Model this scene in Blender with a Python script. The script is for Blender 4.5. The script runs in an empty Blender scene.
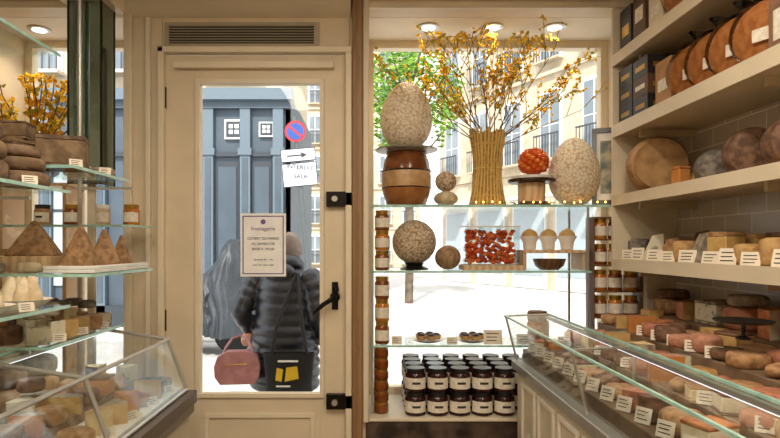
import bpy, bmesh, math, random
from mathutils import Matrix, Vector, noise
R=random.Random(7)
pi=math.pi
def lin(h):
    h=h.lstrip('#'); o=[]
    for i in (0,2,4):
        c=int(h[i:i+2],16)/255; o.append(c/12.92 if c<=.04045 else ((c+.055)/1.055)**2.4)
    return (*o,1)
def M(name,c1,rough=.6,c2=None,scale=20,bump=0,tex='noise',metal=0,lo=.4,hi=.6,emit=0,transl=0):
    m=bpy.data.materials.new(name); m.use_nodes=True
    nt=m.node_tree; p=nt.nodes['Principled BSDF']
    p.inputs['Base Color'].default_value=lin(c1); p.inputs['Roughness'].default_value=rough; p.inputs['Metallic'].default_value=metal
    if emit: p.inputs['Emission Color'].default_value=lin(c1); p.inputs['Emission Strength'].default_value=emit
    tc=nt.nodes.new('ShaderNodeTexCoord')
    if tex=='voronoi':
        t=nt.nodes.new('ShaderNodeTexVoronoi'); t.inputs['Scale'].default_value=scale; out=t.outputs['Distance']
    elif tex=='wave':
        t=nt.nodes.new('ShaderNodeTexWave'); t.inputs['Scale'].default_value=scale; t.inputs['Distortion'].default_value=3; out=t.outputs['Fac']
    else:
        t=nt.nodes.new('ShaderNodeTexNoise'); t.inputs['Scale'].default_value=scale; t.inputs['Detail'].default_value=5; out=t.outputs['Fac']
    nt.links.new(tc.outputs['Object'],t.inputs['Vector'])
    rp=nt.nodes.new('ShaderNodeValToRGB'); e=rp.color_ramp.elements
    e[0].position=lo; e[1].position=hi
    if c2 is None:
        a=lin(c1); e[0].color=tuple(x*.93 for x in a[:3])+(1,); e[1].color=a
    else: e[0].color=lin(c1); e[1].color=lin(c2)
    nt.links.new(out,rp.inputs['Fac']); nt.links.new(rp.outputs['Color'],p.inputs['Base Color'])
    if bump:
        b=nt.nodes.new('ShaderNodeBump'); b.inputs['Strength'].default_value=bump; b.inputs['Distance'].default_value=.01
        nt.links.new(out,b.inputs['Height']); nt.links.new(b.outputs['Normal'],p.inputs['Normal'])
    if transl:
        tr=nt.nodes.new('ShaderNodeBsdfTranslucent'); nt.links.new(rp.outputs['Color'],tr.inputs[0]); mx=nt.nodes.new('ShaderNodeMixShader'); mx.inputs[0].default_value=transl
        nt.links.new(p.outputs[0],mx.inputs[1]); nt.links.new(tr.outputs[0],mx.inputs[2]); nt.links.new(mx.outputs[0],nt.nodes['Material Output'].inputs[0])
    return m
def glass(name,tint=(1,1,1,1),k=.5):
    m=bpy.data.materials.new(name); m.use_nodes=True; nt=m.node_tree; nt.nodes.clear()
    o=nt.nodes.new('ShaderNodeOutputMaterial'); t=nt.nodes.new('ShaderNodeBsdfTransparent'); t.inputs[0].default_value=tint
    g=nt.nodes.new('ShaderNodeBsdfGlossy'); g.inputs['Roughness'].default_value=.03
    f=nt.nodes.new('ShaderNodeFresnel'); f.inputs[0].default_value=1.45
    mu=nt.nodes.new('ShaderNodeMath'); mu.operation='MULTIPLY'; mu.inputs[1].default_value=k
    mx=nt.nodes.new('ShaderNodeMixShader')
    nt.links.new(f.outputs[0],mu.inputs[0]); nt.links.new(mu.outputs[0],mx.inputs[0])
    nt.links.new(t.outputs[0],mx.inputs[1]); nt.links.new(g.outputs[0],mx.inputs[2]); nt.links.new(mx.outputs[0],o.inputs[0])
    return m
def tilemat(name):
    m=bpy.data.materials.new(name); m.use_nodes=True; nt=m.node_tree; p=nt.nodes['Principled BSDF']; p.inputs['Roughness'].default_value=.2
    tc=nt.nodes.new('ShaderNodeTexCoord'); s=nt.nodes.new('ShaderNodeSeparateXYZ'); c=nt.nodes.new('ShaderNodeCombineXYZ')
    nt.links.new(tc.outputs['Object'],s.inputs[0]); nt.links.new(s.outputs['Y'],c.inputs['X']); nt.links.new(s.outputs['Z'],c.inputs['Y'])
    b=nt.nodes.new('ShaderNodeTexBrick'); b.inputs['Scale'].default_value=1
    b.inputs['Brick Width'].default_value=.16; b.inputs['Row Height'].default_value=.075; b.inputs['Mortar Size'].default_value=.003
    b.inputs['Color1'].default_value=lin('#d2c9bd'); b.inputs['Color2'].default_value=lin('#c4bbae'); b.inputs['Mortar'].default_value=lin('#f2ece2')
    nt.links.new(c.outputs[0],b.inputs['Vector']); nt.links.new(b.outputs['Color'],p.inputs['Base Color'])
    bp=nt.nodes.new('ShaderNodeBump'); bp.inputs['Strength'].default_value=.4; bp.inputs['Distance'].default_value=.003; bp.invert=True
    nt.links.new(b.outputs['Fac'],bp.inputs['Height']); nt.links.new(bp.outputs['Normal'],p.inputs['Normal'])
    return m

class B:
    def __init__(s): s.v=[];s.f=[];s.fm=[];s.mats=[];s.T=Matrix()
    def add(s,vs,fs,mat):
        if mat not in s.mats: s.mats.append(mat)
        mi=s.mats.index(mat); n=len(s.v)
        s.v+= [s.T@Vector(v) for v in vs]
        for f in fs: s.f.append([i+n for i in f]); s.fm.append(mi)
    def box(s,x0,x1,y0,y1,z0,z1,mat):
        vs=[(x,y,z) for x in(x0,x1) for y in(y0,y1) for z in(z0,z1)]
        s.add(vs,[(0,1,3,2),(4,6,7,5),(0,4,5,1),(2,3,7,6),(0,2,6,4),(1,5,7,3)],mat)
    def cb(s,c,d,mat,rx=0,ry=0,rz=0):
        o=s.T; s.T=o@Matrix.Translation(c)@Matrix.Rotation(rz,4,'Z')@Matrix.Rotation(ry,4,'Y')@Matrix.Rotation(rx,4,'X')
        s.box(-d[0]/2,d[0]/2,-d[1]/2,d[1]/2,-d[2]/2,d[2]/2,mat); s.T=o
    def lathe(s,prof,c,mat,seg=28,sx=1,sy=1,rx=0,rz=0,a0=0,a1=2*pi):
        o=s.T; s.T=o@Matrix.Translation(c)@Matrix.Rotation(rz,4,'Z')@Matrix.Rotation(rx,4,'X')
        full=abs(a1-a0-2*pi)<1e-4; n=seg if full else seg+1
        vs=[];fs=[]
        for r,z in prof:
            for i in range(n):
                a=a0+(a1-a0)*i/seg; vs.append((max(r,1e-5)*math.cos(a)*sx,max(r,1e-5)*math.sin(a)*sy,z))
        for j in range(len(prof)-1):
            for i in range(seg):
                k=(i+1)%n
                fs.append((j*n+i,j*n+k,(j+1)*n+k,(j+1)*n+i))
        if full:
            fs.append(tuple(range(n))[::-1]); fs.append(tuple((len(prof)-1)*n+i for i in range(n)))
        s.add(vs,fs,mat); s.T=o
    def ell(s,c,r,mat,seg=18,ring=10,rx=0,rz=0,egg=0):
        p=[]
        for j in range(ring+1):
            t=-pi/2+pi*j/ring; p.append((math.cos(t)*r[0]*(1-egg*math.sin(t)),math.sin(t)*r[2]))
        s.lathe(p,c,mat,seg,1,r[1]/r[0],rx,rz)
    def tube(s,pts,rads,mat,seg=8,sq=1):
        pts=[Vector(p) for p in pts]; n=len(pts)
        if not hasattr(rads,'__len__'): rads=[rads]*n
        vs=[];fs=[]; up=None
        for i,p in enumerate(pts):
            d=(pts[min(i+1,n-1)]-pts[max(i-1,0)]).normalized()
            if up is None: up=Vector((0,0,1)) if abs(d.z)<.9 else Vector((1,0,0))
            a=d.cross(up).normalized(); b=a.cross(d).normalized(); up=b
            for k in range(seg):
                t=2*pi*k/seg; vs.append(p+a*math.cos(t)*rads[i]+b*math.sin(t)*rads[i]*sq)
        for i in range(n-1):
            for k in range(seg):
                l=(k+1)%seg; fs.append((i*seg+k,i*seg+l,(i+1)*seg+l,(i+1)*seg+k))
        fs.append(tuple(range(seg))[::-1]); fs.append(tuple((n-1)*seg+k for k in range(seg)))
        s.add(vs,fs,mat)
    def prism(s,poly,z0,z1,mat,side=None):
        n=len(poly); vs=[(x,y,z0) for x,y in poly]+[(x,y,z1) for x,y in poly]
        s.add(vs,[tuple(range(n))[::-1],tuple(range(n,2*n))],mat)
        s.add(vs,[(i,(i+1)%n,n+(i+1)%n,n+i) for i in range(n)],side or mat)
    def sector(s,c,r,h,a0,a1,rind,paste,seg=14,top=None):
        arc=[(c[0]+r*math.cos(a0+(a1-a0)*i/seg),c[1]+r*math.sin(a0+(a1-a0)*i/seg)) for i in range(seg+1)]
        z0,z1=c[2],c[2]+h; n=seg+1
        vs=[(x,y,z0) for x,y in arc]+[(x,y,z1) for x,y in arc]+[(c[0],c[1],z0),(c[0],c[1],z1)]
        s.add(vs,[(i,i+1,n+i+1,n+i) for i in range(seg)]+[tuple(range(n))[::-1]+(2*n,)],rind)
        s.add(vs,[tuple(range(n,2*n))+(2*n+1,)],top or rind)
        s.add(vs,[(0,n,2*n+1,2*n),(seg,2*n,2*n+1,n+seg)],paste)
    def done(s,name,bevel=0,seg=2,sharp=38,parent=None,mods=()):
        lo=[min(v[i] for v in s.v) for i in range(3)]; hi=[max(v[i] for v in s.v) for i in range(3)]
        c=Vector(((lo[0]+hi[0])/2,(lo[1]+hi[1])/2,lo[2]))
        me=bpy.data.meshes.new(name); me.from_pydata([v-c for v in s.v],[],s.f)
        for m in s.mats: me.materials.append(m)
        me.polygons.foreach_set('material_index',s.fm)
        bm=bmesh.new(); bm.from_mesh(me); bmesh.ops.recalc_face_normals(bm,faces=bm.faces); bm.to_mesh(me); bm.free()
        me.polygons.foreach_set('use_smooth',[True]*len(me.polygons)); me.set_sharp_from_angle(angle=math.radians(sharp))
        o=bpy.data.objects.new(name,me); o.location=c; bpy.context.scene.collection.objects.link(o)
        if bevel:
            b=o.modifiers.new('bevel','BEVEL'); b.width=bevel; b.segments=seg; b.limit_method='ANGLE'; b.angle_limit=math.radians(40)
        for t,kw in mods:
            q=o.modifiers.new(t,t)
            for k,val in kw.items(): setattr(q,k,val)
        if parent: o.parent=parent
        return o
def empty(name,loc=(0,0,0)):
    o=bpy.data.objects.new(name,None); o.location=loc; o.empty_display_size=.05; bpy.context.scene.collection.objects.link(o); return o
def text(name,body,loc,size,mat,rot=(pi/2,0,0),parent=None,align='CENTER'):
    c=bpy.data.curves.new(name,'FONT'); c.body=body; c.size=size; c.align_x=align; c.align_y='CENTER'; c.extrude=.0004
    c.materials.append(mat); o=bpy.data.objects.new(name,c); o.location=loc; o.rotation_euler=rot
    bpy.context.scene.collection.objects.link(o)
    if parent: o.parent=parent; o.matrix_parent_inverse=Matrix.Translation(-parent.location)
    return o
def light(name,kind,loc,energy,col,rot=(0,0,0),**kw):
    l=bpy.data.lights.new(name,kind); l.energy=energy; l.color=col
    for k,v in kw.items(): setattr(l,k,v)
    o=bpy.data.objects.new(name,l); o.location=loc; o.rotation_euler=rot; bpy.context.scene.collection.objects.link(o); return o

# ---------- materials
cream=M('cream_paint','#dfceb1',.45,scale=6); cream2=M('cream_trim','#e6d8be',.4,scale=5); ceilm=M('ceiling_paint','#efe6d5',.7,scale=4)
wood=M('brown_wood','#7d5a3a',.45,'#65472b',12,.1,'wave'); postw=M('tan_wood','#96744d',.45,'#876542',8,.05,'wave')
dwood=M('dark_wood','#3d2517',.4,'#2a180f',10,.1,'wave')
lwood=M('light_wood','#dcc09a',.5,'#c9a77c',9,.05,'wave')
shelfm=M('shelf_laminate','#cdb897',.45,scale=8); shelff=M('shelf_fascia','#dccdb2',.4,scale=8)
black=M('black_metal','#17140f',.35,metal=.6); blackp=M('black_plastic','#161413',.4)
steel=M('brushed_steel','#c4c2bc',.35,metal=.7); white=M('white_paint','#f1efe9',.4); paper=M('white_paper','#fbfaf8',.8); card=M('cream_card','#e6dac6',.8)
ink=M('ink','#2c2830',.7); lilac=M('lilac_ink','#7a639a',.7); marble=M('dark_marble','#2d231e',.2,'#5b4a40',9)
floorm=M('floor_tile','#9c8b76',.35,'#8a7963',3); G=glass('window_glass',(1,1,1,1),.2); GS=glass('shelf_glass',(.95,.99,.97,1),.45)
GC=glass('case_glass',(.97,.99,.985,1),.28); edge=M('glass_edge','#9cc9bd',.15,'#b4ddd0'); mirror=M('mirror_glass','#7d8f86',.06,metal=.9)
tile=tilemat('subway_tile')
lamp=M('lamp_diffuser','#fff2da',.5,emit=6); warmled=M('warm_led','#ffb050',.5,emit=10); led=M('cool_led','#f4f6ff',.5,emit=2)
amber=M('honey_amber','#a8641b',.15,'#c47e26',30); amberd=M('honey_dark','#6d3711',.15,'#8a4a18',30); gold=M('gold_lid','#b98f3f',.3,metal=.8)
jamd=M('dark_jam','#2a100e',.12,'#3d1713',30); lidb=M('black_lid','#1a1718',.3); label=M('jar_label','#eee6d6',.7,'#ddd3c0',60)
def cheese(n,a,b,sc=40,bu=.5,r=.7): return M(n,a,r,b,sc,bu)
cR=[cheese('rind_tan','#8f6844','#b58c60'),cheese('rind_orange','#9e5a30','#bd7c48'),cheese('rind_brown','#553927','#7c5a42'),cheese('rind_grey','#7a6f60','#a89b87'),
    cheese('rind_bloomy','#dccdb1','#bda986'),cheese('rind_golden','#a87f4b','#c29c66'),cheese('rind_ash','#57504a','#82786b')]
cP=[cheese('paste_cream','#e0ca98','#d3b982',25,.08,.5),cheese('paste_yellow','#cfab6d','#c19a5a',25,.08,.5),cheese('paste_pale','#e5d8bc','#d6c5a4',25,.08,.5),cheese('paste_orange','#c28143','#b57033',25,.08,.5),
    M('paste_blue','#d8cfb6',.6,'#808a84',35,.1,lo=.55,hi=.68)]
pinkm=cheese('rind_pink','#b4775a','#985f44'); pink2=cheese('rind_rose','#c08d73','#a9725a')
lace=M('lace_crust','#f2e7d2',.7,'#c8af8a',75,.5,'voronoi',lo=.3,hi=.85)
lace2=M('lace_crust_dark','#d6c5aa',.7,'#96795a',80,.5,'voronoi',lo=.25,hi=.8)
# ---------- room shell
WY=2.67; GY=3.12; CZ=2.56
b=B(); b.box(-2.0,1.6,-2.6,3.2,-.1,0,floorm); b.done('floor')
b=B(); b.box(-2.0,1.6,-2.6,2.79,CZ,CZ+.1,ceilm); b.done('ceiling')
b=B(); b.box(1.45,1.6,-2.6,3.2,0,CZ,tile); b.done('wall_right')
b=B(); b.box(-2.1,-1.9,-2.6,3.2,0,CZ,cream); b.done('wall_left')
b=B(); b.box(-2.0,1.6,-2.7,-2.6,0,CZ,cream); b.done('wall_back')
b=B()
b.box(-1.14,-.985,WY,2.79,0,CZ,cream)
b.box(-.985,-.095,WY,2.79,2.215,CZ,cream)
b.box(-.095,-.02,WY,3.2,0,CZ,cream)
b.box(-.02,1.45,WY,2.79,2.43,CZ,cream); b.box(-1.9,-1.14,WY,2.79,2.43,CZ,cream)
b.box(1.31,1.45,WY,3.2,0,2.43,cream)
b.box(-.02,1.31,WY,3.2,0,.47,marble); b.box(-1.9,-1.14,WY,3.2,0,.55,cream)
b.box(-1.14,-1.10,2.79,3.2,0,CZ,cream)
b.done('wall_front',.004)
b=B(); b.box(-.02,1.31,2.79,3.2,2.43,2.5,ceilm); b.box(-1.9,-1.14,2.79,3.2,2.43,2.5,ceilm); b.done('trim_window_soffit')
b=B(); b.box(-.02,1.31,2.66,3.16,.47,.485,cream2); b.done('trim_window_sill',.003)
b=B(); b.prism([(WY,2.38),(WY,2.49),(2.53,2.49),(2.53,2.46),(2.58,2.44),(2.62,2.40)],0,1,cream2)
o=b.v; b.v=[Vector((-1.36+1.27*v.z,v.x,v.y)) for v in o]; b.done('trim_cornice')
b=B(); b.box(-1.16,-1.12,2.645,WY,0,2.43,cream2); b.box(-1.06,-1.035,2.65,WY,0,2.38,cream2); b.box(-.995,-.965,2.63,WY,0,2.235,cream2)
b.box(-.995,-.085,2.63,WY,2.205,2.235,cream2); b.box(-.115,-.085,2.63,WY,0,2.205,cream2); b.done('trim_door_casing',.005)
b=B(); b.box(-.083,-.035,2.62,WY,0,2.5,postw); b.box(-.035,-.005,2.64,WY,.47,2.5,cream2); b.done('trim_wood_post',.006)
b=B(); b.box(-.005,1.31,2.645,WY,2.42,2.45,cream2); b.box(-1.9,-1.16,2.645,WY,2.42,2.45,cream2); b.done('trim_window_header',.004)
def win(name,x0,x1,z0,z1,mull=()):
    b=B(); y0,y1=GY-.02,GY+.04; t=.04
    b.box(x0,x1,y0,y1,z1-t,z1,cream2); b.box(x0,x1,y0,y1,z0,z0+t,cream2)
    for x in (x0,x1-t,*mull): b.box(x,x+t,y0,y1,z0+t,z1-t,cream2)
    b.box(x0+.01,x1-.01,GY,GY+.006,z0+.01,z1-.01,G); b.done(name)
win('window_1',-.02,1.31,.485,2.43); win('window_2',-1.9,-1.14,.55,2.43,(-1.62,))
# door
b=B(); y0,y1=2.665,2.71
b.box(-.965,-.805,y0,y1,0.01,2.2,cream); b.box(-.235,-.117,y0,y1,.01,2.2,cream)
b.box(-.805,-.235,y0,y1,2.07,2.2,cream); b.box(-.805,-.235,y0,y1,.01,.60,cream)
b.box(-.823,-.803,y0-.012,y0,.585,2.088,cream2); b.box(-.237,-.217,y0-.012,y0,.585,2.088,cream2)
b.box(-.803,-.237,y0-.012,y0,2.068,2.088,cream2); b.box(-.803,-.237,y0-.012,y0,.585,.605,cream2)
b.box(-.78,-.26,y0-.01,y0,.12,.14,cream2); b.box(-.78,-.26,y0-.01,y0,.49,.51,cream2); b.box(-.78,-.76,y0-.01,y0,.14,.49,cream2); b.box(-.28,-.26,y0-.01,y0,.14,.49,cream2)
b.box(-.81,-.23,2.685,2.691,.595,2.075,G)
b.box(-.92,-.17,y0-.03,y0,2.135,2.165,cream2)
b.box(-.93,-.14,2.69,2.70,2.19,2.203,black)  # shade of the gap over the door leaf, put in as a black strip
for z in (1.52,.57):
    b.box(-.205,-.115,y0-.03,y0,z-.035,z+.035,black); b.box(-.10-.02,-.085,y0-.035,y0,z-.03,z+.03,black); b.lathe([(.014,0),(.014,.02)],(-.165,y0-.03,z),steel,12,rx=pi/2)
b.box(-.18,-.15,y0-.008,y0,1.0,1.13,black); b.lathe([(.024,0),(.024,.012),(.015,.02)],(-.165,y0-.004,1.06),black,20,rx=pi/2)
b.tube([(-.165,y0-.008,1.06),(-.165,y0-.055,1.06),(-.175,y0-.062,1.055),(-.215,y0-.06,1.03),(-.25,y0-.058,1.0),(-.262,y0-.056,.985)],[.011,.011,.012,.011,.01,.007],black,10)
b.tube([(-.165,y0-.015,1.12),(-.16,y0-.05,1.125),(-.15,y0-.05,1.09)],[.008,.012,.008],black,8)
for z in (2.0,.95): b.lathe([(.011,-.05),(.011,.05)],(-.972,y0-.006,z),black,10)
b.done('door_1',.003)
# poster
e=empty('notice_poster',(-.508,2.68,1.16))
b=B(); b.box(-.616,-.40,2.679,2.683,1.155,1.455,paper)
for q in ((-.606,-.410,1.439,1.444),(-.606,-.410,1.166,1.171),(-.606,-.601,1.171,1.439),(-.415,-.410,1.171,1.439)): b.box(q[0],q[1],2.6775,2.679,q[2],q[3],lilac)
b.lathe([(.012,0),(.012,.001)],(-.508,2.6785,1.415),lilac,16,rx=pi/2)
o=b.done('sheet',parent=e); o.location-=e.location
for i,(tx,z,s) in enumerate([('fromagerie',1.382,.026),('OUVERT DU MARDI',1.335,.017),('AU SAMEDI DE',1.31,.017),('8H30 A 19H30',1.285,.017),('dimanche 9h - 13h',1.235,.012),('merci de votre visite',1.21,.012)]):
    text('line_%d'%i,tx,(-.508,2.6778,z),s,ink if i else lilac,parent=e)
# vent grille
b=B(); b.box(-.97,-.24,2.655,WY,2.24,2.355,M('vent_frame','#b3a58e',.5)); vd=M('vent_dark','#3e382f',.6); b.box(-.945,-.265,2.652,2.656,2.255,2.34,vd)
vs=M('vent_slat','#a89f8c',.4,metal=.1)
for i in range(7): b.cb((-.605,2.649,2.261+i*.0125),(.68,.012,.0035),vs,rx=.5)
b.done('air_vent_grille')
wc=(1,.88,.72)
def downlight(x,y,z,w=4):
    b=B(); b.lathe([(.055,0),(.055,-.008),(.036,-.008)],(x,y,z),steel,24); b.lathe([(.035,-.004),(.035,-.009)],(x,y,z),lamp,20); b.done('ceiling_downlight')
    light('downlight_bulb','SPOT',(x,y,z-.02),w,(1,.85,.65),spot_size=2.2,spot_blend=.8,shadow_soft_size=.035)
for x in (.30,.63,.95): downlight(x,2.90,2.43,7)
downlight(-1.72,2.93,2.43,6)
def fill_panel(x,y,sx,sy,w,col=wc):  # glowing panel and area light added overhead, out of view, to fill the room
    b=B(); b.box(x-sx/2-.02,x+sx/2+.02,y-sy/2-.02,y+sy/2+.02,CZ-.05,CZ,white); b.box(x-sx/2,x+sx/2,y-sy/2,y+sy/2,CZ-.054,CZ-.05,M('fill_panel_glow','#fff1dc',.5,emit=2)); b.done('added_fill_panel')
    light('added_fill_light','AREA',(x,y,CZ-.06),w,col,shape='RECTANGLE',size=sx,size_y=sy)
fill_panel(-.6,.9,.15,1.0,16); fill_panel(.55,.9,.15,1.2,19); fill_panel(0,-1.0,.2,1.2,26)

# ---------- bay shelves
def gshelf(name,x0,x1,y0,y1,z,t=.01,side=None):
    b=B(); b.box(x0,x1,y0+.003,y1,z-t,z,GS); b.box(x0,x1,y0,y0+.003,z-t,z,edge)
    if side=='R': b.box(x1,x1+.003,y0,y1,z-t,z,edge)
    return b.done(name)
gshelf('glass_shelf',.0,1.305,2.72,3.02,1.50,.012); gshelf('glass_shelf',.0,1.07,2.72,3.02,1.18); gshelf('glass_shelf',.0,1.07,2.72,3.02,.82)
b=B()
for x in (.012,1.06):
    for y in (2.74,3.0): b.box(x-.005,x+.005,y-.005,y+.005,.485,1.488,steel)
b.done('shelf_upright_posts')
Y0=2.86
b=B(); x=.185; z=1.502; glz=M('brown_glaze','#6a3b1c',.2,'#84502a',18); glz2=M('cream_glaze','#c9a678',.3,'#b58e60',20)
b.lathe([(.085,0),(.1,.01),(.118,.06),(.124,.09)],(x,Y0,z),M('tan_glaze','#8f5a30',.2,'#a56c3d',18)); b.lathe([(.124,.09),(.125,.11),(.125,.15),(.122,.175)],(x,Y0,z),glz2)
b.lathe([(.122,.175),(.113,.23),(.1,.255),(.103,.263),(.1,.268)],(x,Y0,z),glz)
for zz in (.09,.175): b.lathe([(.122,zz-.005),(.127,zz),(.122,zz+.005)],(x,Y0,z),dwood)
b.done('stoneware_crock')
b=B(); b.lathe([(.09,0),(.155,.012),(.158,.018),(.09,.01)],(x,Y0,z+.268),M('grey_plate','#9b958a',.3)); b.done('serving_plate')
b=B(); b.ell((x,Y0,1.785+.172),(.13,.13,.175),lace,32,20,egg=.13); b.done('decorated_easter_egg')
b=B(); b.ell((.385,Y0,z+.038),(.062,.062,.038),cR[4]); b.ell((.385,Y0,z+.125),(.055,.055,.052),lace2); b.done('cheese_ball_stack')
# vase with branches
b=B(); vx,vy=.60,2.88; straw=M('straw','#c29a4e',.7,'#94702f',60); straw2=M('straw_light','#dcb96c',.7)
for i in range(56):
    a=2*pi*i/56; pts=[]
    for k in range(7):
        t=k/6; r=.088-.022*math.sin(pi*t)+R.uniform(-.003,.003); pts.append((vx+r*math.cos(a+.12*t),vy+r*math.sin(a+.12*t),z+.002+t*(.36+R.uniform(0,.03))))
    b.tube(pts,.0058,straw if i%2 else straw2,5)
b.lathe([(.07,.004),(.072,.12),(.055,.2),(.07,.34)],(vx,vy,z),M('straw_core','#5d4320',.9),20)
for zz in (.05,.19,.31):
    r=.096-.022*math.sin(pi*zz/.37); b.lathe([(r-.008,zz-.007),(r,zz),(r-.008,zz+.007)],(vx,vy,z),straw2)
twig=M('twig_bark','#85673a',.8,'#6b532d'); blo=[M('blossom_yellow','#f8d53c',.6,'#fde66a',transl=.6),M('blossom_gold','#efbe30',.6,'#f6cd4c',transl=.6),M('leaf_bud','#d0bd4c',.6,transl=.5)]
def blossom(p,s):
    m=R.choice(blo)
    for k in range(3):
        T=Matrix.Translation(p)@Matrix.Rotation(R.uniform(0,6),4,'Z')@Matrix.Rotation(R.uniform(.3,1.6),4,'X')@Matrix.Rotation(R.uniform(0,pi),4,'Z')
        o=b.T;b.T=T; b.add([(-s,0,0),(-s*.4,-s*.55,s*.1),(s*.4,-s*.55,.1*s),(s,0,s*.2),(s*.4,s*.55,s*.1),(-s*.4,s*.55,s*.1)],[(0,1,2,3,4,5)],m); b.T=o
def branch(p,d,L,r,lev):
    n=6; pts=[p.copy()]; q=p.copy(); dd=d.copy()
    for i in range(n):
        dd=(dd+Vector((R.uniform(-.16,.16),R.uniform(-.1,.1),R.uniform(-.1,.12)))).normalized(); q=q+dd*(L/n)
        if q.y>3.07: q.y=3.07
        if q.y<2.55: q.y=2.55
        if q.z>2.38: q.z=2.38
        if q.x<.03:q.x=.03
        pts.append(q.copy())
        if lev<2 and i>0 and R.random()<(.82 if lev==0 else .3):
            s=Vector((R.uniform(-1,1),R.uniform(-.5,.5),R.uniform(-.1,.9))).normalized()
            branch(q.copy(),(dd*.8+s*.75).normalized(),L*R.uniform(.28,.5),r*.65,lev+1)
        if (lev>0 or i>2):
            if R.random()<.8: blossom(q+Vector([R.uniform(-.012,.012) for _ in range(3)]),R.uniform(.008,.013))
    b.tube(pts,[r*(1-.55*i/n) for i in range(n+1)],twig,5)
for i in range(23):
    t=-1+2*i/22; ang=t*1.08+R.uniform(-.08,.08)
    d=Vector((math.sin(ang),R.uniform(-.25,.15),math.cos(ang))).normalized()
    branch(Vector((vx+R.uniform(-.04,.04),vy+R.uniform(-.03,.03),z+.3)),d,R.uniform(.42,.6),.0032,0)
b.done('vase_of_flowering_branches')
b=B(); pts=[]
for i in range(40):
    x=.44+i*.02; pts.append((x,2.77+.012*math.sin(i*1.3),1.508+.006*abs(math.sin(i*.9))))
b.tube(pts,.0012,twig,4)
for p in pts[::2]: b.ell((p[0],p[1],p[2]+.004),(.004,.004,.005),warmled,8,5)
b.done('fairy_lights')
b=B(); x=.82
b.box(x-.075,x+.075,2.79,2.92,z,z+.02,dwood); b.lathe([(.068,.02),(.068,.115)],(x,Y0,z),lwood); b.lathe([(.112,.118),(.118,.124),(.118,.134),(.1,.134)],(x,Y0,z),dwood); b.lathe([(.06,.115),(.06,.12)],(x,Y0,z),dwood)
b.lathe([(.1,.134),(.1,.15)],(x,Y0,z),white); b.done('cake_stand')
b=B(); orr=[M('orange_petal','#f57a22',.5,'#fda245',transl=.4),M('orange_deep','#ec6a1c',.5,transl=.3)]
b.ell((x+.01,Y0,z+.15+.06),(.06,.06,.055),orr[1])
for i in range(60):
    a=i*2.4; t=(i+.5)/60; zz=1-1.7*t; r=math.sqrt(max(0,1-zz*zz)); b.ell((x+.01+.063*r*math.cos(a),Y0+.063*r*math.sin(a),z+.222+.062*zz),(.018,.018,.015),orr[i%2],8,5)
b.done('orange_flower_ball')
b=B(); b.ell((1.035,Y0,z+.172),(.125,.125,.175),lace,32,20,egg=.12); b.done('decorated_easter_egg')
b=B(); o=b.T; b.T=Matrix.Translation((1.2,2.80,1.502))@Matrix.Rotation(-.35,4,'Z')@Matrix.Rotation(-.1,4,'X')
for q in ((-.09,.09,0,.025),(-.09,.09,.37,.395),(-.09,-.068,.025,.37),(.068,.09,.025,.37)): b.box(q[0],q[1],-.01,.012,q[2],q[3],M('frame_green','#25302b',.3))
b.box(-.068,.068,0,.008,.025,.37,paper); b.box(-.05,.05,-.002,0,.06,.33,M('print_art','#6c7b7b',.6,'#c9bfa4',14)); b.T=o; b.done('picture_frame',.002)
# shelf 2
z=1.18
b=B(); b.lathe([(.07,0),(.075,.006),(.04,.02),(.05,.035)],(.225,Y0,z),blackp); b.ell((.225,Y0,z+.035+.105),(.112,.112,.112),lace2,28,16); b.done('round_cheese_on_stand')
b=B(); b.ell((.395,Y0,z+.062),(.066,.066,.062),M('brown_cheese_ball','#8a6a4a',.7,'#a88a68',50,.5)); b.done('cheese_ball')
b=B(); b.box(.46,.76,2.77,2.93,z+.0,z+.025,lwood)
b.done('wooden_riser',.002)
red=M('orange_candy','#ea5220',.4,'#fa8c40',70,transl=.35); red2m=M('orange_candy_light','#fa9c58',.4,transl=.4)
b=B(); x0,x1,ya,yb,zb,zt=.468,.742,2.79,2.91,z+.026,z+.215
for q in ((x0,x1,ya,ya+.003),(x0,x1,yb-.003,yb),(x0,x0+.003,ya,yb),(x1-.003,x1,ya,yb)): b.box(*q,zb,zt,GC)
b.box(x0-.003,x1+.003,ya-.003,yb+.003,zt,zt+.005,M('clear_lid','#e6e2dc',.3)); b.box(x0,x1,ya,yb,zb,zb+.003,white)
for x in (x0+.09,x0+.18): b.box(x,x+.003,ya+.003,yb-.003,zb,zt,GC)
for k in range(230):
    zz=zb+.012+R.random()**1.25*.16; b.ell((R.uniform(x0+.015,x1-.015),R.uniform(ya+.014,yb-.014),zz),(.013,.013,.010),red if R.random()<.65 else red2m,8,5)
b.done('clear_sweet_box')
b=B(); b.lathe([(.045,0),(.07,.02),(.082,.055),(.078,.055),(.065,.022)],(.91,2.86,z+.0),wood); b.done('wooden_bowl')
b=B(); b.box(.755,1.065,2.76,2.96,z+.085,z+.1,lwood); b.box(.755,.77,2.77,2.95,z,z+.085,lwood); b.box(1.05,1.065,2.77,2.95,z,z+.085,lwood); b.done('wooden_display_stand',.002)
for x in (.81,.905,1.0):
    b=B(); b.lathe([(.026,0),(.03,.004),(.034,.04),(.046,.062),(.047,.07),(.042,.07)],(x,2.86,z+.1),M('white_pot','#f3eee4',.3)); b.lathe([(.042,.068),(.038,.085),(.024,.1),(.004,.108)],(x,2.86,z+.1),cP[1]); b.done('white_pot')
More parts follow.
